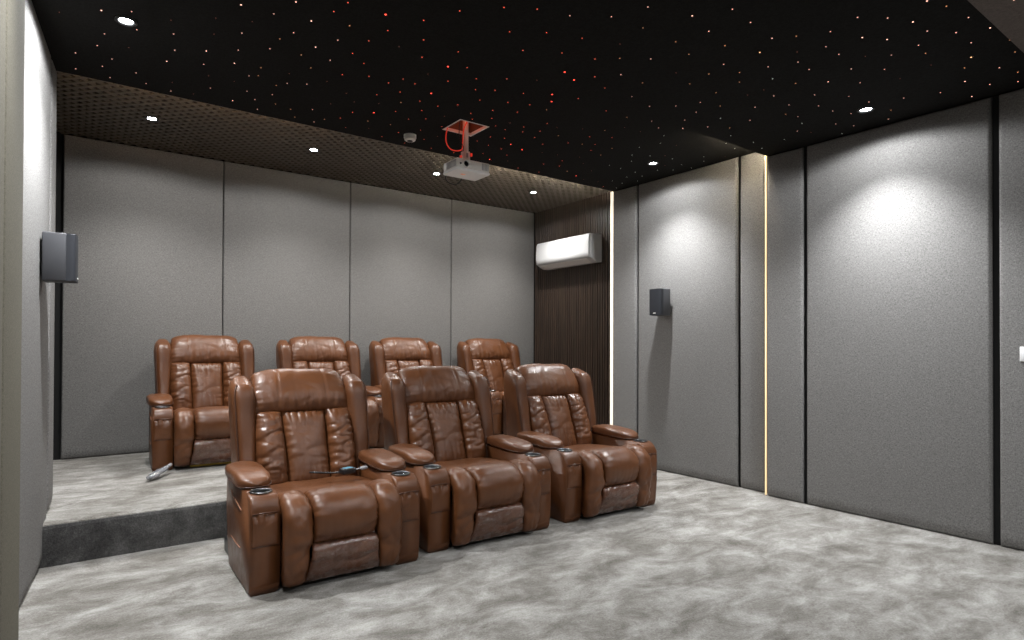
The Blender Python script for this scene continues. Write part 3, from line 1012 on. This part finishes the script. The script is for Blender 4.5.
# --------------------------------------------------- projector, pole and hatch
t = thing('projector', 'white box projector hanging lens forward below the ceiling hatch', 'projector', (2.46, 3.885, 2.50))
bm = bmesh.new()
add_box(bm, -.150, .150, -.105, .105, 0, .022, .012, 4)
obj('bottom_cover', bm, WHITE, t)
bm = bmesh.new()
add_box(bm, -.145, .145, -.101, .101, .020, .090, .008, 3)
obj('body', bm, WHITE_S, t)
bm = bmesh.new()
for k in range(8):
    add_box(bm, -.1475, -.1445, -.085 + k * .018, -.076 + k * .018, .030, .080, .0005, 1)
obj('side_vent', bm, GREYP, t)
bm = bmesh.new()
for k in range(5):
    add_box(bm, .075 + k * .013, .082 + k * .013, -.1028, -.1005, .030, .082, .0005, 1)
obj('front_vent', bm, GREYP, t)
bm = bmesh.new()
add_lathe(bm, [(.032, .0), (.032, -.012), (.028, -.016), (.025, -.016), (.024, -.004), (0, -.004)], (-.070, -.100, .052), 28, axis='y')
obj('lens_ring', bm, WHITE_S, t)
bm = bmesh.new()
add_lathe(bm, [(.0235, -.005), (.018, -.011), (0, -.014)], (-.070, -.100, .052), 24, axis='y')
obj('lens', bm, plain('lens_glass', (.004, .004, .006), .05, coat=1.0), t)
bm = bmesh.new()
add_lathe(bm, [(.008, 0), (.007, -.004), (0, -.004)], (-.115, -.1005, .05), 16, axis='y')
obj('infrared_window', bm, BLACKP, t)
bm = bmesh.new()
add_box(bm, -.055, -.020, -.02, .0, -.0012, .0005, .0004, 1)
obj('indicator', bm, plain('indicator_glow', (.3, .1, .05), .4, 0, (1, .45, .25), .8), t)
bm = bmesh.new()
add_tube(bm, catmull([(-.11, .10, .03), (-.105, .135, -.01), (-.06, .150, -.035), (.0, .150, -.035), (.03, .13, -.005), (.03, .10, .03)], 30), .005, 8)
obj('cable', bm, BLACKP, t)
m = thing('projector_mount', 'white pole mount holding the projector under the open hatch', 'mount', (2.46, 3.90, 2.59))
bm = bmesh.new()
add_box(bm, -.017, .017, -.017, .017, .05, .56, .003, 2)
obj('pole', bm, WHITE_S, m)
bm = bmesh.new()
add_box(bm, -.027, .027, -.024, .024, .020, .095, .004, 2)
add_box(bm, -.032, .032, -.028, .028, .0, .024, .004, 2)
obj('clamp', bm, WHITE_S, m)
bm = bmesh.new()
add_box(bm, .01, .11, -.012, .012, .0, .008, .002, 1)
add_box(bm, -.10, .0, -.03, -.01, .0, .008, .002, 1)
obj('arm', bm, WHITE_S, m)
bm = bmesh.new()
add_box(bm, -.007, .007, -.0265, -.023, .045, .08, .001, 1)
obj('latch', bm, GREYP, m)
# the hatch the pole comes out of
HX0, HX1, HY0, HY1 = 2.275, 2.53, 3.68, 3.935
h = thing('ceiling_hatch', 'square open hatch cut in the star ceiling with a red lit inside', 'hatch', ((HX0 + HX1) / 2, (HY0 + HY1) / 2, ZB))
cx, cy = (HX1 - HX0) / 2, (HY1 - HY0) / 2
bm = bmesh.new()
for a in ((-cx, cx, cy - .010, cy), (-cx, cx, -cy, -cy + .010), (cx - .010, cx, -cy + .010, cy - .010), (-cx, -cx + .010, -cy + .010, cy - .010)):
    add_box(bm, *a, -.002, .020)
obj('frame', bm, WHITE_S, h, smooth=False)
bm = bmesh.new()
for a in ((-cx, cx, cy - .004, cy), (-cx, cx, -cy, -cy + .004), (cx - .004, cx, -cy + .004, cy - .004), (-cx, -cx + .004, -cy + .004, cy - .004)):
    add_box(bm, *a, .020, .33)
add_box(bm, -cx, cx, -cy, cy, .33, .34)
obj('lining', bm, HATCH_LINING, h, smooth=False)
l = D.lights.new('fibre_lamp', 'POINT')
l.energy = .8
l.color = (1, .16, .05)
l.shadow_soft_size = .03
lo = link(D.objects.new('fibre_lamp', l), h)
lo.location = (-.03, -.02, .20)
c = thing('red_cable', 'loose loop of red cable hanging out of the ceiling hatch beside the pole', 'cable', (2.42, 3.86, ZB))
bm = bmesh.new()
add_tube(bm, catmull([(-.02, -.02, .16), (-.09, .02, .08), (-.125, .04, -.01), (-.125, .05, -.10), (-.08, .045, -.150), (-.004, .030, -.140), (.002, .02, -.08), (.004, .005, .02), (.05, -.02, .12)], 60), .0042, 8)
obj('loop', bm, RED_CABLE, c)
bm = bmesh.new()
add_tube(bm, catmull([(-.06, -.05, .10), (-.03, .02, -.04), (-.006, .0, -.12), (-.008, -.005, -.16)], 30), .003, 8)
obj('dark_cable', bm, BLACKP, c)
bm = bmesh.new()
add_box(bm, .074, .092, .020, .040, -.175, -.150, .004, 2)
obj('plug', bm, RED_CABLE, c)
bm = bmesh.new()
add_box(bm, -.022, -.004, .012, .028, -.205, -.185, .004, 2)
obj('plug', bm, RED_CABLE, c)

# ----------------------------------------------------------------- smoke detector
t = thing('smoke_detector', 'round white smoke detector on the star ceiling beside the projector hatch', 'smoke detector', (2.135, 4.19, ZB))
bm = bmesh.new()
add_lathe(bm, [(.048, .0), (.048, -.022), (.045, -.026), (.045, -.026), (.042, -.040), (.034, -.046), (0, -.046)], n=36)
obj('cover', bm, WHITE_S, t)
bm = bmesh.new()
add_lathe(bm, [(.022, -.0455), (.022, -.049), (.012, -.052), (0, -.052)], n=24)
obj('sensor', bm, BLACKP, t)

# -------------------------------------------------------------------- wall switch
t = thing('wall_switch', 'white square wall switch on the grey panel at the picture edge', 'switch', (XC, 1.055, 1.161), math.radians(-90))
bm = bmesh.new()
add_box(bm, -.043, .043, -.010, -.0, -.043, .043, .003, 2)
obj('plate', bm, WHITE, t)
bm = bmesh.new()
add_box(bm, -.030, .030, -.013, -.009, -.030, .030, .002, 2)
obj('rocker', bm, WHITE, t)

# ------------------------------------------------------------------------- world
w = D.worlds.new('world')
S.world = w
w.use_nodes = True
w.node_tree.nodes['Background'].inputs['Color'].default_value = (0, 0, 0, 1)
w.node_tree.nodes['Background'].inputs['Strength'].default_value = 0

# ------------------------------------------------------------------------ camera
F, YAW, PITCH, ROLL, CX, CY = 601.68, 35.6333, .4925, .2094, 500.37, 340.40
y_, p_, r_ = (math.radians(a) for a in (YAW, PITCH, ROLL))
fw = Vector((math.sin(y_) * math.cos(p_), math.cos(y_) * math.cos(p_), math.sin(p_)))
rt = Vector((math.cos(y_), -math.sin(y_), 0))
up = rt.cross(fw)
rt2 = rt * math.cos(r_) + up * math.sin(r_)
up2 = up * math.cos(r_) - rt * math.sin(r_)
cd = D.cameras.new('camera')
cd.sensor_fit = 'HORIZONTAL'
cd.sensor_width = 36
cd.lens = F * 36 / 1024
cd.shift_x = (512 - CX) / 1024
cd.shift_y = (CY - 320) / 1024
cd.clip_start = .02
co = link(D.objects.new('camera', cd))
M = Matrix((rt2, up2, -fw)).transposed().to_4x4()
M.translation = (0, 0, 1.2)
co.matrix_world = M
S.camera = co
S.view_settings.view_transform = 'Standard'
S.view_settings.look = 'None'
S.view_settings.gamma = 1
S.view_settings.use_curve_mapping = False
S.view_settings.exposure = 0
